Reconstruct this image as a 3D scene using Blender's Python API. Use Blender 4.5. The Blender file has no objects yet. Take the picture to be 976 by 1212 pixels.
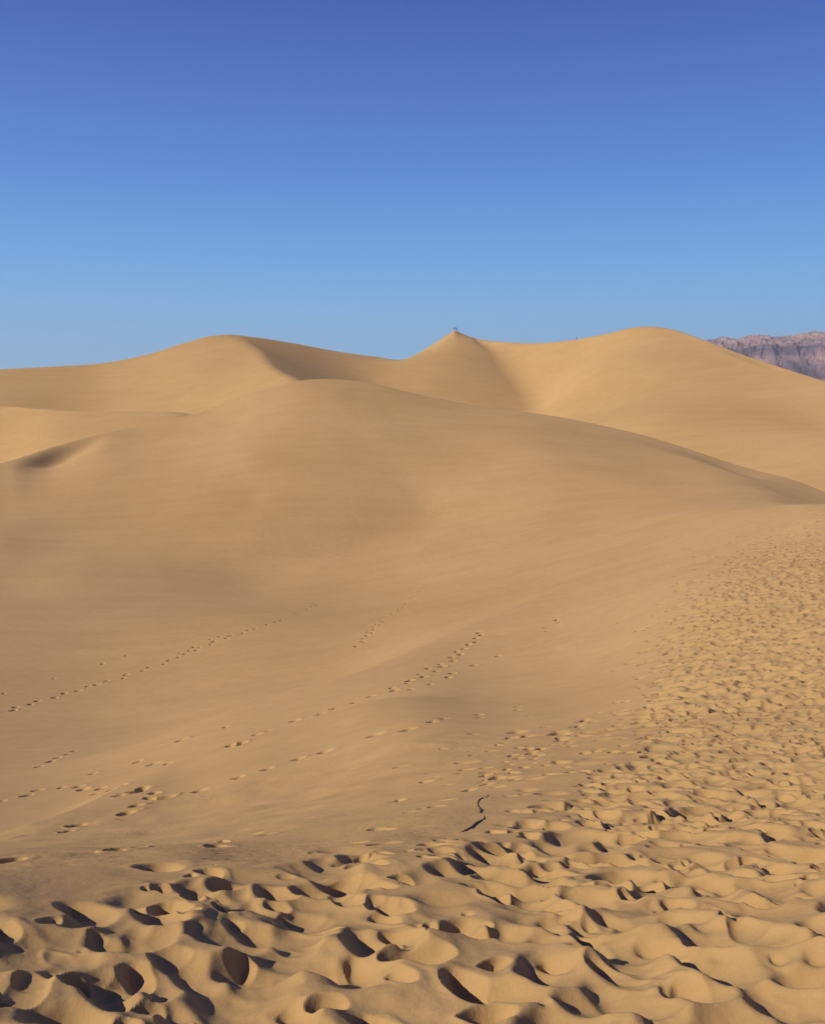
import bpy, bmesh, math, random
import numpy as np
from mathutils import Vector

SC = bpy.context.scene
COL = SC.collection
rng = np.random.default_rng(11)
random.seed(5)

# ------------------------------------------------------------------ camera
F, CU, CV, VH = 1050.0, 488.0, 606.0, 445.0        # focal length and centre in photo pixels, eye-level row
PITCH = math.atan((CV - VH) / F)
EYE = 27.0
SUN_EL, SUN_AZ = 33.0, 206.0                         # degrees; azimuth counter-clockwise from +X (180 = from the left)
cp, sp = math.cos(PITCH), math.sin(PITCH)


def ray(u, v):
    u = np.asarray(u, float); v = np.asarray(v, float)
    a = (u - CU) / F; b = (CV - v) / F
    return a, cp + b * sp, -sp + b * cp


def ctrl(u, v, r):
    """photo pixel and ground distance -> azimuth, log distance, slope of the ray, world point"""
    dx, dy, dz = ray(u, v)
    h = np.hypot(dx, dy)
    th = np.arctan2(dx, dy)
    r = np.asarray(r, float)
    return th, np.log(r), dz / h, r * np.sin(th), r * np.cos(th), EYE + r * dz / h


def project(x, y, z):
    d = z - EYE
    zc = y * cp - d * sp
    yc = y * sp + d * cp
    zc = np.maximum(zc, 1e-3)
    return CU + F * x / zc, CV - F * yc / zc


def sstep(a, b, x):
    t = np.clip((x - a) / (b - a), 0, 1)
    return t * t * (3 - 2 * t)


def smin(a, b, k):
    h = np.clip(0.5 + 0.5 * (b - a) / k, 0, 1)
    return b + (a - b) * h - k * h * (1 - h)


def smax(a, b, k):
    return -smin(-a, -b, k)


class TPS:
    """thin plate spline through scattered controls"""
    def __init__(s, P, val, lam=0.0):
        s.P = np.asarray(P, float); n = len(P)
        K = s.k(s.P)
        K[np.arange(n), np.arange(n)] += lam
        Q = np.c_[np.ones(n), s.P]
        A = np.zeros((n + 3, n + 3)); A[:n, :n] = K; A[:n, n:] = Q; A[n:, :n] = Q.T
        s.w = np.linalg.lstsq(A, np.r_[np.asarray(val, float), 0, 0, 0], rcond=None)[0]

    def k(s, X):
        d = ((X[:, None, :] - s.P[None]) ** 2).sum(-1)
        return 0.5 * d * np.log(np.maximum(d, 1e-12))

    def __call__(s, X, Y):
        sh = X.shape; X = X.ravel(); Y = Y.ravel(); out = np.empty(len(X)); n = len(s.P)
        for i in range(0, len(X), 60000):
            q = np.c_[X[i:i + 60000], Y[i:i + 60000]]
            out[i:i + 60000] = s.k(q) @ s.w[:n] + s.w[n] + q @ s.w[n + 1:]
        return out.reshape(sh)


def spline(xs, ys):
    """monotone-safe smooth 1-D curve (Catmull tangents, limited)"""
    xs = np.asarray(xs, float); ys = np.asarray(ys, float)
    d = np.diff(ys) / np.diff(xs)
    m = np.r_[d[0], (d[:-1] * np.diff(xs)[1:] + d[1:] * np.diff(xs)[:-1]) / (xs[2:] - xs[:-2]), d[-1]]

    def f(x):
        x = np.clip(x, xs[0], xs[-1])
        i = np.clip(np.searchsorted(xs, x) - 1, 0, len(xs) - 2)
        h = xs[i + 1] - xs[i]; t = (x - xs[i]) / h
        return ((2 * t**3 - 3 * t**2 + 1) * ys[i] + (t**3 - 2 * t**2 + t) * h * m[i]
                + (-2 * t**3 + 3 * t**2) * ys[i + 1] + (t**3 - t**2) * h * m[i + 1])
    return f


def vnoise(x, y, seed):
    r = np.random.default_rng(seed).random((256, 256))
    xi = np.floor(x).astype(int); yi = np.floor(y).astype(int)
    fx = x - xi; fy = y - yi
    fx = fx**3 * (fx * (fx * 6 - 15) + 10); fy = fy**3 * (fy * (fy * 6 - 15) + 10)
    a = r[yi & 255, xi & 255]; b = r[yi & 255, (xi + 1) & 255]
    c = r[(yi + 1) & 255, xi & 255]; d = r[(yi + 1) & 255, (xi + 1) & 255]
    return (a * (1 - fx) + b * fx) * (1 - fy) + (c * (1 - fx) + d * fx) * fy - 0.5


def fbm(x, y, seed, n=4):
    s = 0; a = 1
    for i in range(n):
        s = s + a * vnoise(x + 17.3 * i, y - 9.1 * i, seed + i)
        x = x * 1.93 + y * 0.5; y = y * 1.93 - x * 0.26; a *= 0.5
    return s


# ------------------------------------------------------------------ large dune shapes
# near sheet: the ridge with the camera on it, the bowl on the left and the broad middle dune
NEAR = {
    1212: [(-250, 2.27), (0, 2.24), (250, 2.18), (488, 2.14), (730, 2.12), (976, 2.12), (1230, 2.12)],
    1120: [(-250, 2.8), (0, 2.74), (250, 2.67), (488, 2.62), (730, 2.6), (976, 2.62), (1230, 2.62)],
    1060: [(-250, 3.5), (0, 3.36), (250, 3.28), (488, 3.25), (730, 3.35), (976, 3.4), (1230, 3.4)],
    1035: [(-200, 4.3), (0, 4.05), (120, 3.85)],
    1000: [(-200, 16.5), (0, 12.5), (200, 7.4), (400, 5.0), (600, 4.75), (800, 4.9), (976, 5.1), (1230, 5.0)],
    940: [(-200, 27), (0, 23.5), (180, 20.5), (300, 15.5), (450, 9.6), (570, 7.6), (750, 7.2), (976, 7.4), (1200, 7.2)],
    880: [(-200, 38), (0, 35), (150, 32.5), (300, 27), (430, 20.5), (550, 15.8), (650, 13.2), (780, 11.4), (976, 10.8), (1200, 10.4)],
    800: [(-200, 55), (0, 52.5), (200, 47.5), (400, 40), (550, 33.5), (660, 28), (750, 23), (850, 18.6), (976, 16.5), (1200, 15)],
    740: [(-200, 76), (0, 73), (300, 62), (500, 52), (620, 44), (720, 36), (820, 29), (976, 24), (1200, 20)],
    690: [(-200, 103), (0, 100), (300, 91), (500, 80), (650, 63), (740, 50), (820, 41), (900, 36), (976, 33), (1200, 26)],
    640: [(-200, 129), (0, 125), (300, 114), (500, 104), (650, 90), (800, 69), (900, 56), (976, 49), (1200, 38)],
    600: [(-200, 166), (0, 158), (300, 136), (500, 130), (700, 113), (850, 88), (940, 73), (1060, 60)],
    550: [(300, 159), (500, 155), (650, 147)],
}
CREST_U = [-420, -200, -90, 0, 60, 120, 180, 250, 310, 345, 385, 430, 500, 560, 640, 720, 800, 900, 976, 1100, 1400]
CREST_V = [640, 590, 566, 548, 529, 513, 501, 485, 463, 452, 447, 450.5, 467, 479, 490, 504, 523, 554, 582, 637, 758]
CREST_R = [162, 170, 182, 194, 203, 211, 217, 221, 223, 224, 226, 225, 217, 213, 210, 206, 200, 184, 163, 118, 76]
th_, lr_, te_, *_ = ctrl(CREST_U, CREST_V, CREST_R)
crest_r = spline(th_, lr_); crest_t = spline(th_, te_)
cu = [(u, v, r) for v, row in NEAR.items() for u, r in row]
cu += [(u, v, r) for u, v, r in zip(CREST_U, CREST_V, CREST_R) if -250 < u < 1150]
cu = np.array(cu)
t_, l_, s_, *_ = ctrl(cu[:, 0], cu[:, 1], cu[:, 2])
near_tps = TPS(np.c_[t_ * 3.2, l_], s_, 8e-5)
# the lowest rows only fix the tilt under the lens
TH_LIM = math.radians(33)


def near_z(th, lr):
    """near sheet: height at azimuth th, log distance lr (front side and lee side of its crest)"""
    tc = np.clip(th, -TH_LIM, TH_LIM)
    lc = crest_r(tc); tcst = crest_t(tc)
    l2 = np.minimum(lr, lc)
    s = near_tps(tc * 3.2, np.maximum(l2, math.log(1.6)))
    err = tcst - near_tps(tc * 3.2, lc)
    s = s + err * sstep(lc - 0.45, lc, l2)
    r = np.exp(l2)
    # close to the tripod the sand keeps a steady tilt
    s = np.where(lr < math.log(1.6), s * 1.6 / np.maximum(r, 0.05) + 0.16 * (1.6 - r) / np.maximum(r, 0.05), s)
    z = EYE + r * s
    over = np.exp(lr) - np.exp(lc)
    o = np.maximum(over, 0)
    return z - (0.42 * o - 0.42 * 5.0 * (1 - np.exp(-o / 5.0)) * 0.55)


# far dunes: a left dune, the star dune in the middle, the tall one on the right
SKY_U = [-420, -200, 0, 60, 120, 180, 220, 248, 268, 300, 340, 400, 440, 482, 500, 520, 533, 538, 544, 556, 600, 640, 680, 720, 748, 768, 790, 830, 870, 930, 976, 1100, 1400]
SKY_V = [448, 442, 437, 434, 430, 418, 405.5, 398, 396, 399, 405, 416, 421.5, 424, 415, 402.5, 394.2, 391.0, 393.6, 398.5, 405, 406, 402, 394.5, 388, 386.5, 389, 401.5, 417, 437, 451.5, 492, 560]
SKY_R = [425, 402, 385, 381, 378, 376, 375.5, 375.5, 376, 382, 392, 408, 418, 428, 431, 433, 434, 434, 434, 433.5, 424, 416, 408, 400, 396, 394, 390, 376, 358, 330, 308, 262, 200]
ts_, ls_, ss_, *_ = ctrl(SKY_U, SKY_V, SKY_R)
sky_r = spline(ts_, ls_); sky_t = spline(ts_, ss_)


def sheet(pts, lam=0.0, scale=100.0):
    a = np.array(pts, float)
    th, l, s, x, y, z = ctrl(a[:, 0], a[:, 1], a[:, 2])
    f = TPS(np.c_[x, y] / scale, z, lam)
    return lambda X, Y: f(X / scale, Y / scale)


SH_LEFT = sheet([(0, 437, 385), (120, 430, 378), (180, 418, 376), (220, 405.5, 375.5), (268, 396, 376), (0, 478, 352),
                 (100, 486, 340), (200, 486, 320), (300, 462, 306), (120, 455, 361), (230, 440, 342), (285, 425, 344),
                 (345, 447, 304)], 3e-4)
SH_STAR_L = sheet([(538, 391.5, 434), (482, 424, 428), (518, 411, 415), (492, 424, 398)], 1e-4)
SH_SHADE = sheet([(285, 397, 378), (312, 416, 352), (336, 440, 322), (352, 448, 308), (340, 405, 392), (410, 417.5, 410), (556, 398.5, 433.5),
                  (482, 424, 428), (492, 424, 400), (518, 411, 415), (538, 391.5, 434), (578, 408, 426), (606, 437, 408), (636, 487, 358),
                  (440, 452, 372), (420, 470, 335), (500, 452, 372)], 1e-4)
SH_RIGHT = sheet([(572, 402, 430), (600, 405, 424), (640, 406, 416), (720, 394.5, 400), (768, 386.5, 394), (583, 412, 424), (606, 436, 407), (630, 462, 382),
                  (637, 487, 356),
                  (700, 440, 352), (800, 440, 330), (760, 490, 268), (700, 490, 300), (830, 401.5, 376), (930, 437, 330), (900, 500, 262),
                  (960, 560, 225), (976, 500, 268), (976, 451.5, 308), (1100, 492, 262), (1100, 600, 190)], 1e-4)


T_SAD = float(ctrl(484, 424, 400)[0]); T_RIGHT = float(ctrl(550, 424, 400)[0])
T_LEFT = float(ctrl(255, 400, 400)[0]); T_END = float(ctrl(680, 400, 400)[0])


def far_z(th, lr):
    tc = np.clip(th, -TH_LIM, TH_LIM)
    ls = sky_r(tc); l2 = np.minimum(lr, ls)

    def raw(l):
        r = np.exp(l); X = r * np.sin(tc); Y = r * np.cos(tc)
        shade = SH_SHADE(X, Y)
        k = sstep(T_SAD - 0.003, T_SAD + 0.004, tc)
        lit = SH_LEFT(X, Y) * (1 - k) + SH_STAR_L(X, Y) * k
        lit = lit + np.maximum(shade + 0.5 - lit, 0) * sstep(T_SAD + 0.035, T_SAD + 0.006, tc) * sstep(T_SAD - 0.02, T_SAD - 0.005, tc)
        shade = np.where(tc < T_LEFT, 60.0, shade)
        z = smin(lit, shade, np.where(tc < T_SAD - 0.05, 2.0, 0.3))
        z = np.where(tc > T_END, -60.0, z)
        right = np.where(tc < T_RIGHT, -60, SH_RIGHT(X, Y))
        return smax(z, right, 0.02 + 5.0 * sstep(T_RIGHT, T_RIGHT + 0.03, tc))
    z = raw(l2)
    e = EYE + np.exp(ls) * sky_t(tc) - raw(ls)
    z = z + np.clip(e, -6, 6) * sstep(ls - 0.035, ls, l2)
    # nothing of the face may stand above its own skyline
    z = np.minimum(z, EYE + np.exp(l2) * sky_t(tc) - 0.02 * (np.exp(ls) - np.exp(l2)))
    over = np.maximum(np.exp(lr) - np.exp(ls), 0)
    return z - (0.5 * over - 0.5 * 3.0 * (1 - np.exp(-over / 3.0)))


# low dune between the near crest and the left dune
MID_U = [-420, -200, 0, 60, 110, 170, 220, 260]
MID_V = [520, 495, 480, 484.5, 487, 487.5, 489, 500]
MID_R = [360, 348, 328, 300, 286, 275, 268, 264]
tm_, lm_, sm_, *_ = ctrl(MID_U, MID_V, MID_R)
mid_r = spline(tm_, lm_); mid_t = spline(tm_, sm_)
T_MID = ctrl(262, 500, 1)[0]


def mid_z(th, lr):
    tc = np.clip(th, -TH_LIM, T_MID)
    lm = mid_r(tc); r = np.exp(lr); rm = np.exp(lm)
    z = EYE + rm * mid_t(tc) - np.where(r < rm, 0.26 * (rm - r) * (1 + 0.0025 * (rm - r)), 0.25 * (r - rm))
    return np.where(th > T_MID, -60.0, z)


def base_z(th, lr):
    z = near_z(th, lr)
    f = lr > 4.4
    if f.any():
        a, b = th[f], lr[f]
        back = smax(far_z(a, b), mid_z(a, b), 0.6)
        back = np.maximum(back, 2.0 + 0 * a)
        lc = crest_r(np.clip(a, -TH_LIM, TH_LIM))
        zz = z[f]
        z[f] = np.where(b > lc, smax(zz, back, 1.0), zz)
    return z


# gentle features of the middle dune, laid out on the ground as lines seen from above (distance as a function of bearing)
def ground_line(px):
    ths, rr = [], []
    for u, v in sorted(px):
        dx, dy, dz = [float(c) for c in ray(u, v)]
        h = math.hypot(dx, dy); th = math.atan2(dx, dy)
        rs = np.exp(np.linspace(math.log(2), math.log(250), 900))
        z = near_z(np.full(900, th), np.log(rs))
        b = EYE + rs * dz / h < z
        b = np.nonzero(b[1:] & ~b[:-1])[0]
        ths.append(th); rr.append(rs[b[-1]] if len(b) else math.exp(float(crest_r(np.array([th]))[0])))
    g = np.linspace(ths[0], ths[-1], 400)
    R = spline(ths, rr)(g)
    for _ in range(500):                                    # iron out the kinks between the points
        R[1:-1] = 0.5 * R[1:-1] + 0.25 * (R[:-2] + R[2:])
    dR = np.gradient(R, g)
    for _ in range(60):
        dR[1:-1] = 0.5 * dR[1:-1] + 0.25 * (dR[:-2] + dR[2:])
    return g, R, dR


def line_dist(th, r, line):
    """distance across the line (positive beyond it, seen from the camera's foot) and the position along it, 0..1"""
    ths, rr, dd = line
    R = np.interp(th, ths, rr); dR = np.interp(th, ths, dd)
    return (r - R) / np.sqrt(1 + (dR / R) ** 2), np.clip((th - ths[0]) / (ths[-1] - ths[0]), 0, 1)


L_FOLD = ground_line([(735, 520), (690, 548), (600, 588), (500, 618), (380, 645), (250, 662), (80, 672)])
L_BROW = ground_line([(-80, 925), (180, 905), (330, 861), (470, 812), (560, 762), (640, 722), (740, 672), (830, 643)])
L_RIDGE = ground_line([(700, 512), (790, 540), (860, 566), (920, 587), (985, 612), (1100, 660)])
L_SLIP = ground_line([(-60, 560), (0, 548), (50, 532), (95, 520), (140, 508), (200, 498)])
L_TRACK = ground_line([(-60, 1003), (0, 995), (85, 980), (190, 945), (280, 921), (385, 888), (480, 862), (560, 846)])


def detail_z(x, y, r):
    """metre-scale undulation, added on top of the base sheet"""
    d = np.zeros_like(x)
    k = (r > 9) & (r < 260)
    if k.any():
        X, Y, R = x[k], y[k], r[k]; T = np.arctan2(X, Y)
        s, p = line_dist(T, R, L_FOLD)
        q = sstep(0, 0.4, p) * sstep(1.0, 0.45, p) * 2.2 * (1 - np.exp(-0.5 * (s + np.sqrt(s * s + 16.0)) / 18.0)) * np.exp(-(np.maximum(s, 0) / 45.0) ** 2)
        q -= sstep(0, 0.4, p) * sstep(1.0, 0.5, p) * 1.2 * np.exp(-np.abs(s / np.where(s > 0, 9.0, 24.0)) ** 1.7)
        s, p = line_dist(T, R, L_BROW)
        w = sstep(0.05, 0.4, p) * sstep(1.0, 0.6, p)
        q += w * 1.0 * np.exp(-np.abs(s / np.where(s > 0, 3.6, 11.0)) ** 1.4)
        s, p = line_dist(T, R, L_TRACK)
        w = sstep(0.0, 0.15, p) * sstep(1.0, 0.75, p)
        q += w * 0.3 * np.exp(-np.abs(s / np.where(s > 0, 0.7, 2.8)) ** 1.4)
        s, p = line_dist(T, R, L_RIDGE)
        w = sstep(0.0, 0.4, p) * sstep(0.74, 0.4, p) * sstep(-60, -10, R - np.interp(T, L_RIDGE[0], L_RIDGE[1]))
        q += w * (0.8 * np.exp(-np.abs(s / np.where(s > 0, 9.0, 18.0)) ** 1.3) - 1.0 * sstep(0, 12, s) * sstep(70, 35, s))
        s, p = line_dist(T, R, L_SLIP)
        w = sstep(0.26, 0.46, p) * sstep(0.72, 0.46, p)
        q -= w * 3.4 * sstep(0.3, -6.0, s) * np.exp(-np.clip(-s - 3, 0, None) / 10.0)
        q += 0.9 * fbm(X / 46, Y / 46, 40, 3) * sstep(12, 60, R)
        q += 0.10 * fbm(X / 9 + 0.6 * Y / 30, Y / 16, 50, 3) * sstep(10, 30, R)
        d[k] = q * sstep(9, 18, R) * sstep(258, 228, R)
    return d


def surf(x, y):
    """sand height without footprints"""
    x = np.asarray(x, float); y = np.asarray(y, float)
    r = np.maximum(np.hypot(x, y), 1e-3); th = np.arctan2(x, y)
    return base_z(th.ravel(), np.log(r).ravel()).reshape(x.shape) + detail_z(x.ravel(), y.ravel(), r.ravel()).reshape(x.shape)


def hit(u, v, lo=1.5, hi=110):
    """where the line of sight through a photo pixel meets the smooth sand"""
    dx, dy, dz = [float(c) for c in ray(u, v)]
    h = math.hypot(dx, dy); th = math.atan2(dx, dy)
    rs = np.exp(np.linspace(math.log(lo), math.log(hi), 500))
    z = surf(rs * math.sin(th), rs * math.cos(th))
    b = EYE + rs * dz / h < z
    b = np.nonzero(b[1:] & ~b[:-1])[0]
    i = b[-1] if len(b) else len(rs) - 1
    return rs[i] * math.sin(th), rs[i] * math.cos(th)


# ------------------------------------------------------------------ footprints
class Field:
    def __init__(s, x0, x1, y0, y1, c):
        s.x0, s.y0, s.c = x0, y0, c
        s.nx = int((x1 - x0) / c) + 1; s.ny = int((y1 - y0) / c) + 1
        s.h = np.zeros((s.ny, s.nx), np.float32); s.m = np.zeros((s.ny, s.nx), np.float32)
        s.X, s.Y = np.meshgrid(x0 + c * np.arange(s.nx), y0 + c * np.arange(s.ny))

    def stamp(s, x, y, L, W, ang, depth, rim, warp):
        R = L * 1.9
        i0 = int((x - R - s.x0) / s.c); i1 = int((x + R - s.x0) / s.c) + 2
        j0 = int((y - R - s.y0) / s.c); j1 = int((y + R - s.y0) / s.c) + 2
        i0, j0 = max(i0, 0), max(j0, 0); i1, j1 = min(i1, s.nx), min(j1, s.ny)
        if i1 - i0 < 3 or j1 - j0 < 3:
            return
        dx = s.X[j0:j1, i0:i1] - x; dy = s.Y[j0:j1, i0:i1] - y
        c, sn = math.cos(ang), math.sin(ang)
        a = (dx * c + dy * sn) / L; b = (-dx * sn + dy * c) / W
        b = b * (1 + warp[0] * a) + warp[1] * a * a * 0.6
        q2 = a * a + b * b
        q = np.sqrt(q2)
        H = s.h[j0:j1, i0:i1]
        inner = q2 < 0.8
        zc = 0.25 * float(H[inner].mean()) if inner.any() else 0.0
        # sand pushed up round the print, more on one side
        ring = rim * np.exp(-((q - 1.22) / 0.30) ** 2) * (0.65 + 0.55 * np.clip(a * warp[2] + b * warp[3], -1, 1))
        H2 = H + ring
        bowl = zc - depth + depth * 1.25 * (0.35 * q2 + 0.65 * q2 * q2 * np.where(q < 1.3, 1, 2)) + 0.55 * depth * (dx * 0.9 + dy * 0.44) / W
        new = np.minimum(H2, bowl)
        cut = sstep(1.35, 0.75, q)
        s.h[j0:j1, i0:i1] = new
        s.m[j0:j1, i0:i1] = np.maximum(s.m[j0:j1, i0:i1] * (1 - 0.6 * cut), cut)

    def blur(s, sig, what='h'):
        A = getattr(s, what); k = sig / s.c
        if k < 0.45:
            return
        n = int(3 * k) + 1
        g = np.exp(-0.5 * (np.arange(-n, n + 1) / k) ** 2); g /= g.sum(); g = g.astype(np.float32)
        for ax in (0, 1):
            P = np.pad(A, [(n, n) if i == ax else (0, 0) for i in (0, 1)], mode='edge')
            out = np.zeros_like(A)
            for j in range(2 * n + 1):
                sl = [slice(None)] * 2; sl[ax] = slice(j, j + A.shape[ax])
                out += g[j] * P[tuple(sl)]
            A = out
        setattr(s, what, A)

    def slump(s, tanr, it):
        """dry sand runs down wherever it is steeper than it can stand"""
        lim = tanr * s.c; H = s.h
        for _ in range(it):
            for ax in (0, 1):
                d = np.diff(H, axis=ax)
                f = 0.25 * (np.clip(np.abs(d) - lim, 0, None)) * np.sign(d)
                if ax == 0:
                    H[:-1] += f; H[1:] -= f
                else:
                    H[:, :-1] += f; H[:, 1:] -= f

    def sample(s, x, y, what='h'):
        A = getattr(s, what)
        fx = np.clip((x - s.x0) / s.c, 0, s.nx - 1.001); fy = np.clip((y - s.y0) / s.c, 0, s.ny - 1.001)
        i = fx.astype(int); j = fy.astype(int); fx = fx - i; fy = fy - j
        return (A[j, i] * (1 - fx) + A[j, i + 1] * fx) * (1 - fy) + (A[j + 1, i] * (1 - fx) + A[j + 1, i + 1] * fx) * fy


FIELDS = [Field(-3.6, 4.4, 0.2, 7.6, 0.007), Field(-9, 10, 0.2, 17, 0.018), Field(-25, 35, 9, 79, 0.036)]

VB = spline([-500, 0, 100, 200, 300, 400, 480, 540, 600, 660, 720, 770, 800, 820, 860, 900, 976, 1300],
            [1085, 1062, 1052, 1038, 1022, 1010, 1000, 984, 966, 945, 912, 860, 795, 742, 690, 655, 632, 600])


def density(u, v):
    """share of the ground that is trampled, by where it lies on the dune"""
    e = v - VB(np.clip(u, -500, 1300))
    dense = sstep(-22, 38, e) ** 1.3
    mid = sstep(430, 560, u) * sstep(-150, -10, e) * 0.10 * sstep(820, 880, v)
    return np.maximum(dense, mid)


STAMPS = [[], [], []]                                    # old and soft, weathered, fresh


def scatter(n, r0, r1, thmax):
    """random spots, even per square metre"""
    r = np.sqrt(rng.uniform(r0 * r0, r1 * r1, n)); th = rng.uniform(-thmax, thmax, n)
    x, y = r * np.sin(th), r * np.cos(th)
    u, v = project(x, y, surf(x, y))
    v = np.where(r < 2.0, 1212, v); u = np.where(r < 2.0, np.clip(u, 0, 976), u)
    u = u + np.where(r > 10, rng.normal(0, 1, n) * np.clip(6 + 2.2 * (r - 10), 0, 34), 0)
    d = density(u, v) * (0.85 + 0.5 * np.clip(0.5 + 1.3 * fbm(x / 1.7, y / 1.7, 77, 2), 0, 1))
    keep = rng.random(n) < d
    return x[keep], y[keep], r[keep]


TWIG_PX = [(576.6, 938.5), (573, 943), (567.4, 945.5), (565, 949), (565.3, 952.6), (568, 955.7), (568, 960.6), (567.7, 964), (572.5, 965.5), (574, 967.6), (569.2, 970.5), (563, 974.4),
           (559.4, 979), (554.4, 982.7), (548.3, 985.4), (541.5, 987.6)]
TWIG_XY = np.array([hit(*p) for p in TWIG_PX])


def add(gen, x, y, size=1.0, ang=None, depth=None, aspect=None):
    L = 0.112 * size * rng.uniform(0.7, 1.25)
    if np.hypot(TWIG_XY[:, 0] - x, TWIG_XY[:, 1] - y).min() < 0.12 + L:
        return
    W = L * (aspect if aspect else rng.uniform(0.42, 0.75))
    a = rng.normal(-0.85, 0.6) if ang is None else ang
    dp = (rng.uniform(*((0.016, 0.036), (0.026, 0.052), (0.036, 0.078))[gen]) if depth is None else depth) * size
    if math.hypot(x, y) < 6:                       # prints made shallower towards the left to keep their shadows small
        dp *= 1.0 - 0.2 * min(1.0, max(0.0, (0.2 - x) / 1.2))
    STAMPS[gen].append((x, y, L, W, a, dp, dp * rng.uniform(0.05, 0.18),
                        (rng.uniform(-.35, .35), rng.uniform(-.5, .5), rng.choice([-1, 1]) * rng.uniform(.2, 1), rng.uniform(-.6, .6))))


A60 = math.radians(34)
for gen, per_m2, size in ((0, 9.0, 1.6), (1, 25.0, 1.38), (2, 24.0, 0.9)):
    for r0, r1, k in ((0.5, 9, 1.0), (9, 20, 0.75), (20, 62, 0.55)):
        wide = math.radians(58) if r1 < 10 else A60
        area = wide * (r1 * r1 - r0 * r0)
        X, Y, R = scatter(int(area * per_m2 * k), r0, r1, wide)
        for x, y, r in zip(X, Y, R):
            add(gen, x, y, size * rng.uniform(0.55, 1.25) * (1.35 if r > 14 else 1), None, (rng.uniform(0.03, 0.065) if r > 14 else None))
# small scattered dints
X, Y, R = scatter(int(A60 * 200 * 5), 0.5, 14, A60)
for x, y in zip(X, Y):
    add(2, x, y, rng.uniform(0.2, 0.5))


def track(pts, step=0.72, size=1.0, gen=2, jitter=0.08, skip=0.0, side=0.12):
    w = np.array([hit(*p) for p in pts])
    seg = np.r_[0, np.cumsum(np.hypot(*np.diff(w, axis=0).T))]
    s = 0.0; k = 0
    while s < seg[-1]:
        x = np.interp(s, seg, w[:, 0]); y = np.interp(s, seg, w[:, 1])
        x2 = np.interp(s + 0.3, seg, w[:, 0]); y2 = np.interp(s + 0.3, seg, w[:, 1])
        a = math.atan2(y2 - y, x2 - x); k += 1
        if rng.random() > skip:
            o = side if k % 2 else -side
            add(gen, x - math.sin(a) * o + rng.normal(0, jitter), y + math.cos(a) * o + rng.normal(0, jitter), size * 1.25, a + rng.normal(0, .2), rng.uniform(.09, .13), .6)
        s += 0.85 * step * rng.uniform(0.88, 1.12)


track([(0, 843), (60, 826), (120, 808), (190, 786), (250, 761), (310, 742)], 0.95, 1.5)
track([(215, 773), (262, 752), (330, 735), (382, 712)], 1.2, 1.3, skip=.3)
track([(425, 763), (442, 745), (455, 732)], 1.0, 1.3)
track([(468, 725), (495, 700), (520, 680)], 1.2, 1.2, skip=.25)
track([(0, 995), (45, 988), (85, 980), (130, 968), (175, 950)], 0.9, 1.3)
track([(190, 945), (235, 934), (280, 921), (330, 905), (385, 888), (430, 874), (480, 862), (535, 851)], 0.8, 1.25)
track([(535, 851), (590, 843), (640, 830)], 1.0, 1.0, skip=.3)
track([(180, 905), (230, 893), (290, 880), (310, 866), (360, 850), (410, 833), (455, 820), (500, 800), (545, 772), (575, 745)], 0.85, 1.3)
track([(490, 815), (540, 795), (610, 765), (670, 730)], 1.1, 1.2, skip=.35)
track([(0, 948), (40, 936), (75, 930), (110, 933), (150, 932)], 0.8, 1.3)
track([(50, 905), (75, 895), (100, 886)], 0.9, 1.3)
track([(110, 915), (160, 902), (180, 890), (225, 870), (270, 860)], 1.3, 1.2, skip=.2)
track([(150, 940), (165, 930), (180, 945), (195, 942)], 0.5, 1.2)
track([(15, 820), (45, 808), (110, 790), (170, 765)], 2.6, 1.1, skip=.4)
track([(310, 985), (350, 975), (385, 968), (430, 955), (470, 942)], 0.7, 0.9, skip=.2)
track([(590, 925), (605, 908), (640, 885), (665, 870), (715, 842)], 0.55, 0.75)
track([(70, 1018), (160, 1008), (225, 1004), (320, 985)], 0.55, 0.8)
track([(572, 930), (590, 918), (632, 880)], 0.5, 0.6)
track([(730, 830), (770, 822), (800, 815)], .5, .8)
add(2, *hit(581, 946), .55, 0.9, .09, .4)

for f in FIELDS:
    coarse = f.c > 0.03
    for gen, (sig, tanr) in enumerate(((0.026, 0.6), (0.009, 0.9), (0.0035, 1.25))):
        for st in STAMPS[gen]:
            f.stamp(*st)
        f.slump(tanr, 12 if coarse else 26)
        f.blur(max(sig, f.c * 0.5))
    f.blur(0.02, 'm')
    # wind ripples on the untouched sand
    if not coarse:
        n1 = fbm(f.X / 0.7, f.Y / 0.7, 90, 3); n2 = fbm(f.X / 0.9, f.Y / 0.9, 95, 2)
        ph = (-f.X * 0.45 + f.Y * 0.88) * 2 * math.pi / 0.105 + 9.0 * n1
        wv = np.sin(ph); wv = wv + 0.35 * np.sin(2 * ph + 0.6)
        f.h += (wv * 0.0042 * sstep(-0.25, 0.3, n2) * (1 - 0.8 * f.m)).astype(np.float32)
        f.h += (0.012 * fbm(f.X / 0.22, f.Y / 0.22, 99, 4) * (0.35 + 0.65 * density(*project(f.X, f.Y, EYE - 1.6 - 0.0 * f.X)))).astype(np.float32)
        f.h += (0.0045 * fbm(f.X / 0.06, f.Y / 0.06, 103, 3) * (0.1 + 0.6 * np.clip(0.5 + 2 * n2, 0, 1)) * (1 - 0.6 * f.m)).astype(np.float32)
        f.h += (0.05 * fbm(f.X / 0.8, f.Y / 0.8, 101, 2)).astype(np.float32)
    f.X = f.Y = None


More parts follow.
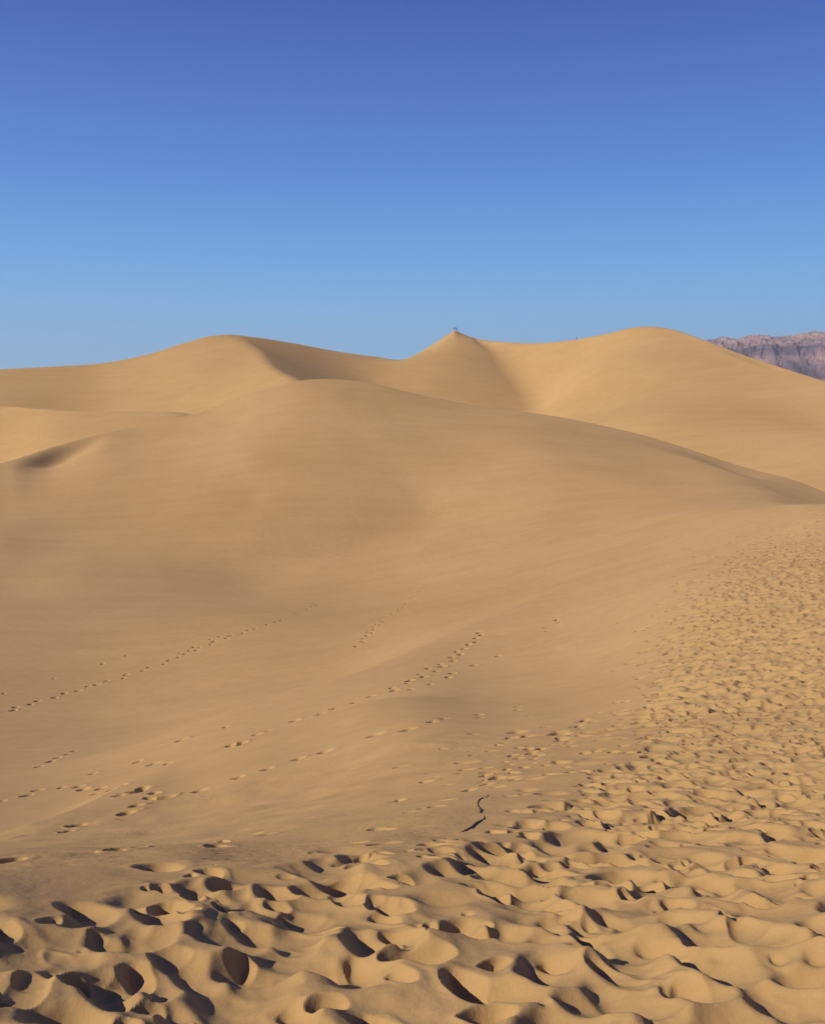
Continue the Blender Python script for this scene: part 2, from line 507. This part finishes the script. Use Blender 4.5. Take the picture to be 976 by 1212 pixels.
def prints(x, y):
    r = np.hypot(x, y)
    h = np.zeros_like(x); m = np.zeros_like(x)
    f0, f1, f2 = FIELDS
    w0 = sstep(7.0, 6.0, r) * sstep(3.5, 3.0, np.abs(x + 0.0) * np.where(x < 0, 1, 0.82))
    w2 = sstep(14.0, 16.0, np.maximum(r, np.abs(x) * 1.75))
    w1 = np.clip(1 - w0 - w2, 0, 1)
    fade = sstep(78, 74, y) * sstep(-24.5, -22, x) * sstep(34.5, 31, x) * sstep(0.25, 0.5, y)
    for f, w in ((f0, w0), (f1, w1), (f2, w2)):
        k = (w * fade) > 0
        if k.any():
            h[k] += (w[k] * fade[k]) * f.sample(x[k], y[k]); m[k] += w[k] * fade[k] * f.sample(x[k], y[k], 'm')
    return h, m


# ------------------------------------------------------------------ materials
def nodes(name):
    m = bpy.data.materials.new(name); m.use_nodes = True
    nt = m.node_tree; b = nt.nodes['Principled BSDF']
    return m, nt, b


def N(nt, kind, **kw):
    n = nt.nodes.new(kind)
    for k, v in kw.items():
        if isinstance(k, str) and hasattr(n, k):
            setattr(n, k, v)
    return n


def sand_material():
    m, nt, b = nodes('sand')
    L = nt.links.new
    pos = N(nt, 'ShaderNodeNewGeometry').outputs['Position']

    def noise(scale, detail, rough=0.55):
        n = N(nt, 'ShaderNodeTexNoise'); n.inputs['Scale'].default_value = scale
        n.inputs['Detail'].default_value = detail; n.inputs['Roughness'].default_value = rough
        L(pos, n.inputs['Vector']); return n.outputs['Fac']

    def ramp(fac, a, ca, c, cc):
        r = N(nt, 'ShaderNodeValToRGB'); L(fac, r.inputs[0])
        r.color_ramp.elements[0].position = a; r.color_ramp.elements[0].color = (*ca, 1)
        r.color_ramp.elements[1].position = c; r.color_ramp.elements[1].color = (*cc, 1)
        return r.outputs[0]

    def mix(fac, a, c, mode='MIX'):
        x = N(nt, 'ShaderNodeMix', data_type='RGBA', blend_type=mode)
        if isinstance(fac, float):
            x.inputs[0].default_value = fac
        else:
            L(fac, x.inputs[0])
        L(a, x.inputs[6]); L(c, x.inputs[7]); return x.outputs[2]
    big = ramp(noise(0.035, 4), 0.35, SAND_A, 0.65, SAND_B)
    mid = ramp(noise(1.7, 5), 0.3, (0.93, 0.93, 0.95), 0.7, (1.04, 1.03, 1.0))
    grain = ramp(noise(420.0, 2, 0.8), 0.25, (0.80, 0.80, 0.82), 0.75, (1.15, 1.14, 1.12))
    mp = N(nt, 'ShaderNodeMapping'); L(pos, mp.inputs['Vector']); mp.inputs['Rotation'].default_value = (0, 0, 0.5); mp.inputs['Scale'].default_value = (0.035, 0.30, 0.5)
    ns = N(nt, 'ShaderNodeTexNoise'); ns.inputs['Scale'].default_value = 1.0; ns.inputs['Detail'].default_value = 6; ns.inputs['Roughness'].default_value = 0.65
    L(mp.outputs[0], ns.inputs['Vector'])
    big = mix(1.0, big, ramp(ns.outputs['Fac'], 0.3, (0.95, 0.945, 0.94), 0.7, (1.04, 1.04, 1.04)), 'MULTIPLY')
    c = mix(1.0, big, mid, 'MULTIPLY'); c = mix(1.0, c, grain, 'MULTIPLY')
    c = mix(1.0, c, ramp(noise(70.0, 4, 0.75), 0.3, (0.90, 0.90, 0.91), 0.7, (1.07, 1.07, 1.06)), 'MULTIPLY')
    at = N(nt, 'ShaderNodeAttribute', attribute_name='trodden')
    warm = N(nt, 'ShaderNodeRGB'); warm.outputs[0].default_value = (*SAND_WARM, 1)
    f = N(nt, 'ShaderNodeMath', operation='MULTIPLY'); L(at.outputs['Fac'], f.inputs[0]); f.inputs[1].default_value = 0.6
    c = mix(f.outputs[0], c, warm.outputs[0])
    L(c, b.inputs['Base Color'])
    b.inputs['Roughness'].default_value = 0.95
    b.inputs['Specular IOR Level'].default_value = 0.12
    b.inputs['Diffuse Roughness'].default_value = 0.15
    b1 = N(nt, 'ShaderNodeBump'); b1.inputs['Strength'].default_value = 0.5; b1.inputs['Distance'].default_value = 0.0012
    L(noise(260.0, 3, 0.7), b1.inputs['Height'])
    b2 = N(nt, 'ShaderNodeBump'); b2.inputs['Strength'].default_value = 0.6; b2.inputs['Distance'].default_value = 0.005
    L(noise(26.0, 4, 0.6), b2.inputs['Height']); L(b2.outputs[0], b1.inputs['Normal'])
    L(b1.outputs[0], b.inputs['Normal'])
    return m


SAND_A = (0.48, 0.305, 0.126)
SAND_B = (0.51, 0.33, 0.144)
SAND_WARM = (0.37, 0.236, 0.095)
M_SAND = sand_material()


def rock_material():
    m, nt, b = nodes('mountain rock'); L = nt.links.new
    g = N(nt, 'ShaderNodeNewGeometry')
    mp = N(nt, 'ShaderNodeMapping'); mp.inputs['Scale'].default_value = (0.0016, 0.0016, 0.011); L(g.outputs['Position'], mp.inputs['Vector'])
    n = N(nt, 'ShaderNodeTexNoise'); n.inputs['Scale'].default_value = 1.0; n.inputs['Detail'].default_value = 7; n.inputs['Distortion'].default_value = 0.6
    L(mp.outputs[0], n.inputs['Vector'])
    r = N(nt, 'ShaderNodeValToRGB'); L(n.outputs['Fac'], r.inputs[0])
    r.color_ramp.elements[0].position = 0.33; r.color_ramp.elements[0].color = (0.10, 0.075, 0.095, 1)
    r.color_ramp.elements[1].position = 0.66; r.color_ramp.elements[1].color = (0.42, 0.29, 0.24, 1)
    e = r.color_ramp.elements.new(0.5); e.color = (0.25, 0.175, 0.17, 1)
    L(r.outputs[0], b.inputs['Base Color']); b.inputs['Roughness'].default_value = 0.95; b.inputs['Specular IOR Level'].default_value = 0.1
    return m


def plain(name, col, rough=0.8, noise_scale=60.0, amt=0.35):
    m, nt, b = nodes(name); L = nt.links.new
    tc = N(nt, 'ShaderNodeTexCoord')
    n = N(nt, 'ShaderNodeTexNoise'); n.inputs['Scale'].default_value = noise_scale; n.inputs['Detail'].default_value = 4
    L(tc.outputs['Object'], n.inputs['Vector'])
    r = N(nt, 'ShaderNodeValToRGB'); L(n.outputs['Fac'], r.inputs[0])
    r.color_ramp.elements[0].position = 0.3; r.color_ramp.elements[0].color = (*[c * (1 - amt) for c in col], 1)
    r.color_ramp.elements[1].position = 0.7; r.color_ramp.elements[1].color = (*[min(1, c * (1 + amt)) for c in col], 1)
    L(r.outputs[0], b.inputs['Base Color']); b.inputs['Roughness'].default_value = rough
    return m


# ------------------------------------------------------------------ sand meshes
fine = np.radians(np.linspace(-27.5, 27.5, 1150))
g = [27.5]; st = 0.05
while g[-1] < 60:
    st = min(st * 1.06, 1.2); g.append(g[-1] + st)
while g[-1] < 176:
    g.append(g[-1] + 3.2)
g[-1] = 180.0
side = np.radians(np.array(g[1:]))
THS = np.r_[-side[::-1], fine, side]
R0, R1, R2 = 0.35, 12.0, 46.0
tcl = np.clip(THS, -TH_LIM, TH_LIM)
lc, ls = crest_r(tcl), sky_r(tcl)
rows = []


def seg(a, b, n):
    for t in np.linspace(0, 1, n, endpoint=False):
        rows.append(a + (b - a) * t)


one = np.ones_like(THS)
seg(math.log(R0) * one, math.log(1.7) * one, 60)
seg(math.log(1.7) * one, math.log(R1) * one, 680)
i_mid = len(rows)
seg(math.log(R1) * one, math.log(R2) * one, 330)
i_dune = len(rows)
seg(math.log(R2) * one, lc, 300)
i_crest = len(rows)
seg(lc, np.log(np.exp(lc) * 0.72 + np.exp(ls) * 0.28), 50)
i_back = len(rows)
seg(np.log(np.exp(lc) * 0.72 + np.exp(ls) * 0.28), ls, 150)
seg(ls, np.log(np.exp(ls) + 45), 24)
seg(np.log(np.exp(ls) + 45), np.log(np.exp(ls) * 0 + 900), 12)
rows.append(math.log(900) * one)
LR = np.array(rows)
TH = np.broadcast_to(THS, LR.shape)
RR = np.exp(LR); GX = RR * np.sin(TH); GY = RR * np.cos(TH)
GZ = base_z(TH.ravel().copy(), LR.ravel()).reshape(LR.shape)
GZ += detail_z(GX.ravel(), GY.ravel(), RR.ravel()).reshape(LR.shape)
pm = np.zeros_like(GZ)
k = RR < 95
hh, mm = prints(GX[k], GY[k])
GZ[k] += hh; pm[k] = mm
GZ[-1] = 1.0
P = np.stack([GX, GY, GZ], -1)
d0 = np.gradient(P, axis=0); d1 = np.gradient(P, axis=1)
NRM = np.cross(d1, d0); NRM /= np.maximum(np.linalg.norm(NRM, axis=-1, keepdims=True), 1e-12)
NRM *= np.sign(NRM[..., 2:3] + 1e-9)


def grid_mesh(name, i0, i1, j0, j1, mat, cap=False):
    nr, nc = i1 - i0, j1 - j0
    V = P[i0:i1, j0:j1].reshape(-1, 3); Nn = NRM[i0:i1, j0:j1].reshape(-1, 3)
    idx = np.arange(nr * nc).reshape(nr, nc)
    q = np.stack([idx[:-1, :-1], idx[:-1, 1:], idx[1:, 1:], idx[1:, :-1]], -1).reshape(-1, 4)

    faces = q
    me = bpy.data.meshes.new(name)
    me.vertices.add(len(V)); me.vertices.foreach_set('co', V.astype(np.float32).ravel())
    me.loops.add(faces.size); me.loops.foreach_set('vertex_index', faces.astype(np.int32).ravel())
    me.polygons.add(len(faces)); me.polygons.foreach_set('loop_start', np.arange(0, faces.size, 4, dtype=np.int32))
    me.update(calc_edges=True)
    me.polygons.foreach_set('use_smooth', np.ones(len(faces), bool))
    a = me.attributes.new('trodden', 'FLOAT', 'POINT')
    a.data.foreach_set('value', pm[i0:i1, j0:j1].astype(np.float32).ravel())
    me.materials.append(mat)
    try:
        me.normals_split_custom_set_from_vertices(Nn.tolist())
    except Exception as ex:
        print('normals', ex)
    o = bpy.data.objects.new(name, me); COL.objects.link(o)
    return o


def setting(o, label):
    o['kind'] = 'structure'; o['label'] = label
    return o


nT = len(THS)
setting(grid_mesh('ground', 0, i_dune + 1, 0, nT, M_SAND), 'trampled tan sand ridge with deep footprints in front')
setting(grid_mesh('dune', i_dune, i_back + 1, 0, nT, M_SAND), 'broad smooth middle dune crossed by thin tracks')
jA = int(np.searchsorted(THS, ctrl(470, 440, 1)[0])); jB = int(np.searchsorted(THS, ctrl(640, 440, 1)[0]))
nR = len(rows)
setting(grid_mesh('dune', i_back, nR, 0, jA + 1, M_SAND), 'rounded far dune on the left with a shaded right face')
setting(grid_mesh('dune', i_back, nR, jA, jB + 1, M_SAND), 'pointed far dune in the middle with two tiny people on its tip')
setting(grid_mesh('dune', i_back, nR, jB, nT, M_SAND), 'tall sunlit far dune on the right, in front of the mountains')

# desert floor out to the horizon
me = bpy.data.meshes.new('terrain'); bm = bmesh.new()
bmesh.ops.create_circle(bm, cap_ends=True, radius=12800, segments=96)
bm.to_mesh(me); bm.free(); me.materials.append(M_SAND)
fl = bpy.data.objects.new('terrain', me); fl.location = (0, 0, 1.4); COL.objects.link(fl)
setting(fl, 'flat desert floor beyond the dunes')

# ------------------------------------------------------------------ mountains
MR = 7000.0
mu = [500, 640, 740, 836, 852, 872, 890, 905, 925, 940, 955, 976, 1040, 1120, 1250, 1500]
mv = [436, 430, 418, 408, 406, 403, 400, 402, 404, 401, 399, 398, 394, 400, 392, 404]
tmm, _, smm, *_ = ctrl(mu, mv, np.full(len(mu), MR))
mt = spline(tmm, smm)
aa = np.linspace(tmm[0], tmm[-1], 760); bb = np.linspace(0, 1, 170)
AA, BB = np.meshgrid(aa, bb)
rad = MR - 1700 + BB * 3000
mx, my = rad * np.sin(AA), rad * np.cos(AA)
prof = np.where(BB < 0.567, sstep(0.0, 0.567, BB) ** 0.8, 1 - 0.75 * sstep(0.567, 1, BB))
topz = EYE + MR * mt(AA)


def ridged(x, y, seed, n=5):
    s = 0; a = 1; t = 0
    for i in range(n):
        s = s + a * (1 - 2 * np.abs(vnoise(x, y, seed + i))); t += a
        x, y = x * 1.9 + y * 0.7, y * 1.9 - x * 0.7; a *= 0.52
    return s / t


rn = ridged(AA * MR / 420, rad / 900, 200, 6) - 0.5
mz = prof * topz + rn * 210 * (prof * (1 - prof) * 4) ** 0.7 + 70 * (ridged(mx / 190, my / 260, 230, 5) - 0.5) * prof
mz = np.where(BB > 0.45, np.minimum(mz, topz + 14 * fbm(AA * 420, BB * 0, 7, 4) - 40 * np.abs(BB - 0.567)), mz)
mz = np.maximum(mz, 1.0 + 0 * mz)
V = np.stack([mx, my, mz], -1).reshape(-1, 3)
idx = np.arange(AA.size).reshape(AA.shape)
q = np.stack([idx[:-1, :-1], idx[:-1, 1:], idx[1:, 1:], idx[1:, :-1]], -1).reshape(-1, 4)
me = bpy.data.meshes.new('hills'); me.from_pydata(V.tolist(), [], q.tolist()); me.update()
me.materials.append(rock_material())
o = bpy.data.objects.new('hills', me); COL.objects.link(o)
setting(o, 'distant purple grey rocky mountain range behind the right dune')


# ------------------------------------------------------------------ twigs
def tube(name, pts, rad, mat, segs=9):
    pts = [Vector(p) for p in pts]; bm = bmesh.new(); rings = []
    for i, p in enumerate(pts):
        t = (pts[min(i + 1, len(pts) - 1)] - pts[max(i - 1, 0)]).normalized()
        n = t.cross(Vector((0, 0, 1))).normalized(); b = n.cross(t)
        rr = 0.6 * rad[i] * (1 + 0.1 * math.sin(i * 2.7))
        rings.append([bm.verts.new(p + n * math.cos(2 * math.pi * s / segs) * rr + b * math.sin(2 * math.pi * s / segs) * rr * 0.8) for s in range(segs)])
    for a, c in zip(rings, rings[1:]):
        for s in range(segs):
            bm.faces.new((a[s], a[(s + 1) % segs], c[(s + 1) % segs], c[s]))
    bm.faces.new(rings[0][::-1]); bm.faces.new(rings[-1])
    bmesh.ops.recalc_face_normals(bm, faces=bm.faces)
    me = bpy.data.meshes.new(name); bm.to_mesh(me); bm.free(); me.materials.append(mat)
    for p in me.polygons:
        p.use_smooth = True
    return me


M_TWIG = plain('dry dark wood', (0.075, 0.052, 0.034), 0.85, 40)


def sand_at(x, y):
    x = np.atleast_1d(np.asarray(x, float)); y = np.atleast_1d(np.asarray(y, float))
    return surf(x, y) + prints(x, y)[0]


def twig(px, radii, label, lift):
    w = np.array([hit(u, v, 4, 14) for u, v in px])
    t = np.linspace(0, len(px) - 1, 4 * len(px))
    i = np.arange(len(px))
    x = np.interp(t, i, w[:, 0]); y = np.interp(t, i, w[:, 1])
    x = np.convolve(np.pad(x, 2, mode='edge'), np.ones(5) / 5, 'valid'); y = np.convolve(np.pad(y, 2, mode='edge'), np.ones(5) / 5, 'valid')
    rad = np.interp(t, i, radii)
    z = np.convolve(np.pad(sand_at(x, y), 3, mode='edge'), np.ones(7) / 7, 'valid') + rad * 0.12 + lift * np.sin(np.linspace(0, math.pi, len(t)))
    c = (float(x[-1]), float(y[-1]), float(z[-1]))
    me = tube('twig', np.c_[x - c[0], y - c[1], z - c[2]], rad, M_TWIG)
    o = bpy.data.objects.new('twig', me); o.location = c; COL.objects.link(o)
    o['label'] = label; o['category'] = 'twig'; o['group'] = 'dry twigs on the sand'
    return o


twig([(576.6, 938.5), (577, 940.5), (573, 943), (567.4, 945.5), (565, 949), (565.3, 952.6), (568, 955.7), (569.3, 957.8), (568, 960.6), (567.7, 964)],
     [.005, .007, .008, .009, .008, .009, .013, .016, .012, .007], 'thin dark twig bent like a hook on the sand, farther and thinner of the two', 0.0)
twig([(572.5, 965.5), (574, 967.6), (569.2, 970.5), (563, 974.4), (559.4, 979), (554.4, 982.7), (548.3, 985.4), (541.5, 987.6)],
     [.006, .009, .009, .017, .019, .017, .011, .004], 'dark crooked twig thick in its middle, lying nearer beside the footprints', 0.0)


# ------------------------------------------------------------------ people on the far crests
def skin(name, verts, edges, radii, mat, parent=None, sub=1):
    me = bpy.data.meshes.new(name); me.from_pydata(verts, edges, []); me.update()
    o = bpy.data.objects.new(name, me); COL.objects.link(o)
    md = o.modifiers.new('skin', 'SKIN')
    for i, r in enumerate(radii):
        sv = me.skin_vertices[0].data[i]; sv.radius = (r, r) if not isinstance(r, tuple) else r
        sv.use_root = (i == 0)
    if sub:
        s = o.modifiers.new('sub', 'SUBSURF'); s.levels = s.render_levels = sub
    dg = bpy.context.evaluated_depsgraph_get()
    new = bpy.data.meshes.new_from_object(o.evaluated_get(dg))
    o.modifiers.clear(); o.data = new
    new.materials.clear(); new.materials.append(mat)
    for p in new.polygons:
        p.use_smooth = True
    if parent:
        o.parent = parent
    return o


M_SKIN = plain('skin', (0.42, 0.26, 0.18), 0.6, 30, 0.1)


def person(loc, yaw, jacket, trousers, hair, label, group, lean=0.0, stride=0.16):
    root = bpy.data.objects.new('person', None); COL.objects.link(root)
    root.location = loc; root.rotation_euler = (0, 0, yaw); root.empty_display_size = 0.3
    root['label'] = label; root['category'] = 'person'; root['group'] = group
    s = stride
    V = [(0, 0, .93), (0, .01, 1.12), (0, .02, 1.36), (0, .0, 1.47), (0, -.02, 1.56), (0, -.03, 1.66),
         (.10, 0, .90), (.12, -s * .7, .50), (.12, -s, .09), (.12, -s - .16, .04),
         (-.10, 0, .90), (-.11, s * .3, .49), (-.11, s, .08), (-.11, s - .16, .04),
         (.19, .01, 1.39), (.26, .03, 1.12), (.25, -.10, .88), (.25, -.15, .79),
         (-.19, .01, 1.39), (-.27, .02, 1.12), (-.26, -.05, .87), (-.26, -.09, .78)]
    E = [(0, 1), (1, 2), (2, 3), (3, 4), (4, 5), (0, 6), (6, 7), (7, 8), (8, 9), (0, 10), (10, 11), (11, 12), (12, 13),
         (2, 14), (14, 15), (15, 16), (16, 17), (2, 18), (18, 19), (19, 20), (20, 21)]
    Rr = [.14, .13, .14, .06, .085, .09, .085, .058, .042, .038, .085, .058, .042, .038, .062, .046, .034, .036, .062, .046, .034, .036]
    V = [(x + lean * z * .0, y - lean * max(0, z - .9), z) for x, y, z in V]
    skin('body', V, E, Rr, M_SKIN, root)
    up = [0, 1, 2, 14, 15, 16, 18, 19, 20]
    m = {a: i for i, a in enumerate(up)}
    skin('jacket', [V[a] for a in up], [(m[a], m[b]) for a, b in E if a in m and b in m], [Rr[a] + .02 for a in up], jacket, root)
    lo = [0, 6, 7, 8, 10, 11, 12]
    m = {a: i for i, a in enumerate(lo)}
    skin('trousers', [V[a] for a in lo], [(m[a], m[b]) for a, b in E if a in m and b in m], [Rr[a] + .016 for a in lo], trousers, root)
    hx, hy, hz = V[5]
    skin('hair', [(hx, hy + .03, hz - .02), (hx, hy + .02, hz + .05)], [(0, 1)], [.088, .075], hair, root, 2)
    return root


M_DARK = plain('dark cloth', (0.03, 0.03, 0.045), 0.9, 12)
M_MAROON = plain('dark red cloth', (0.10, 0.03, 0.035), 0.9, 12)
M_DENIM = plain('dark denim', (0.03, 0.04, 0.07), 0.9, 12)
M_HAIR = plain('dark hair', (0.02, 0.015, 0.012), 0.6, 30)


def crest_spot(u, back=0.0):
    th = float(ctrl(u, 440, 1)[0]); r = math.exp(float(sky_r(np.array([th]))[0])) + back
    x, y = r * math.sin(th), r * math.cos(th)
    return x, y, float(surf(np.array([x]), np.array([y]))[0])


x, y, z = crest_spot(537.2)
person((x, y, z - 0.03), 0.3, M_DARK, M_DENIM, M_HAIR, 'tiny distant dark-clad person on the pointed dune tip, left one of the pair', 'people on the far dunes')
x, y, z = crest_spot(539.6)
person((x, y, z - 0.03), -0.8, M_MAROON, M_DARK, M_HAIR, 'tiny distant dark-clad person on the pointed dune tip, right one of the pair', 'people on the far dunes', 0.1, 0.1)
x, y, z = crest_spot(681, 2.2)
person((x, y, z - 0.03), 1.2, M_DARK, M_DARK, M_HAIR, 'lone tiny person half hidden behind the low crest left of the tall dune', 'people on the far dunes', 0.15)

# ------------------------------------------------------------------ air, sky, sun
HAZE = 5.0e-5
if HAZE:
    me = bpy.data.meshes.new('haze'); bm = bmesh.new(); bmesh.ops.create_cube(bm, size=1)
    bm.to_mesh(me); bm.free()
    hz = bpy.data.objects.new('haze', me); COL.objects.link(hz)
    z0, z1 = 0.2, 620.0
    hz.scale = (26000, 26000, z1 - z0); hz.location = (0, 0, (z0 + z1) / 2)
    m = bpy.data.materials.new('haze'); m.use_nodes = True; nt = m.node_tree; nt.nodes.clear()
    out = nt.nodes.new('ShaderNodeOutputMaterial'); pv = nt.nodes.new('ShaderNodeVolumePrincipled')
    pv.inputs['Color'].default_value = (0.82, 0.88, 1, 1); pv.inputs['Density'].default_value = HAZE; pv.inputs['Anisotropy'].default_value = 0.1
    nt.links.new(pv.outputs[0], out.inputs['Volume']); me.materials.append(m)
    hz['kind'] = 'stuff'; hz['label'] = 'thin blue air between the dunes and the mountains'

w = bpy.data.worlds.new('World'); SC.world = w; w.use_nodes = True
nt = w.node_tree; bg = nt.nodes['Background']
sk = nt.nodes.new('ShaderNodeTexSky'); sk.sky_type = 'NISHITA'; sk.sun_disc = False
sk.sun_elevation = math.radians(SUN_EL)
sk.sun_rotation = math.radians(90 - SUN_AZ)
sk.altitude = 1200; sk.air_density = 1.1; sk.dust_density = 0.0; sk.ozone_density = 3.0
# deep polarised desert blue: each channel of the sky gets its own response
SKY_K = 0.125
sep = nt.nodes.new('ShaderNodeSeparateColor'); cmb = nt.nodes.new('ShaderNodeCombineColor')
nt.links.new(sk.outputs[0], sep.inputs[0])
for ch, (gam, mul, cap) in enumerate(((1.38, 0.757, 0.47), (1.62, 1.08, 0.74), (1.36, 1.25, 0.9))):
    prev = sep.outputs[ch]
    for op, val in (('MULTIPLY', SKY_K), ('SMOOTH_MIN', cap), ('POWER', gam), ('MULTIPLY', mul / SKY_K)):
        q = nt.nodes.new('ShaderNodeMath'); q.operation = op; q.inputs[1].default_value = val; q.inputs[2].default_value = 0.06
        nt.links.new(prev, q.inputs[0]); prev = q.outputs[0]
    nt.links.new(prev, cmb.inputs[ch])
tcw = nt.nodes.new('ShaderNodeTexCoord'); sxyz = nt.nodes.new('ShaderNodeSeparateXYZ'); nt.links.new(tcw.outputs['Generated'], sxyz.inputs[0])
rp = nt.nodes.new('ShaderNodeValToRGB'); nt.links.new(sxyz.outputs[2], rp.inputs[0]); rp.color_ramp.interpolation = 'LINEAR'


def lin(c):
    return [((q / 255 + 0.055) / 1.055) ** 2.4 / SKY_K for q in c]


stops = [(-0.5, (152, 192, 223)), (0.8, (136, 190, 228)), (3.8, (126, 183, 230)), (7.5, (107, 166, 227)), (12.4, (87, 137, 212)), (17, (77, 116, 194)),
         (21.3, (65, 95, 175)), (35, (52, 72, 145)), (70, (40, 58, 125))]
el = rp.color_ramp.elements
while len(el) < len(stops):
    el.new(0.5)
for e_, (deg, c) in zip(el, stops):
    e_.position = max(0.0, math.sin(math.radians(deg))); e_.color = (*[q * SKY_K for q in lin(c)], 1)
scl = nt.nodes.new('ShaderNodeMix'); scl.data_type = 'RGBA'; scl.blend_type = 'MULTIPLY'; scl.inputs[0].default_value = 1.0
scl.inputs[7].default_value = (1 / SKY_K, 1 / SKY_K, 1 / SKY_K, 1); scl.clamp_result = False
nt.links.new(rp.outputs[0], scl.inputs[6])
mx2 = nt.nodes.new('ShaderNodeMix'); mx2.data_type = 'RGBA'; mx2.inputs[0].default_value = 0.96; mx2.clamp_result = False
nt.links.new(cmb.outputs[0], mx2.inputs[6]); nt.links.new(scl.outputs[2], mx2.inputs[7])
nt.links.new(mx2.outputs[2], bg.inputs['Color']); bg.inputs['Strength'].default_value = 0.125

sl = bpy.data.lights.new('sun', 'SUN'); sl.energy = 5.0; sl.angle = math.radians(0.5); sl.color = (1.0, 0.90, 0.76)
so = bpy.data.objects.new('sun', sl); COL.objects.link(so)
e, a = math.radians(SUN_EL), math.radians(SUN_AZ)
to_sun = Vector((math.cos(e) * math.cos(a), math.cos(e) * math.sin(a), math.sin(e)))
so.rotation_euler = to_sun.to_track_quat('Z', 'Y').to_euler(); so.location = to_sun * 50 + Vector((0, 0, EYE))

cam = bpy.data.cameras.new('camera'); co = bpy.data.objects.new('camera', cam); COL.objects.link(co)
co.location = (0, 0, EYE); co.rotation_euler = (math.pi / 2 - PITCH, 0, 0)
cam.sensor_fit = 'VERTICAL'; cam.sensor_height = 24.0; cam.lens = 24.0 * F / 1212.0
cam.clip_start = 0.05; cam.clip_end = 60000
SC.camera = co

vs = SC.view_settings
SC.display_settings.display_device = 'sRGB'
vs.view_transform = 'Standard'; vs.look = 'None'; vs.exposure = 0.0; vs.gamma = 1.0; vs.use_curve_mapping = False
SC.cycles.max_bounces = 6; SC.cycles.volume_bounces = 0
SC.cycles.use_denoising = True
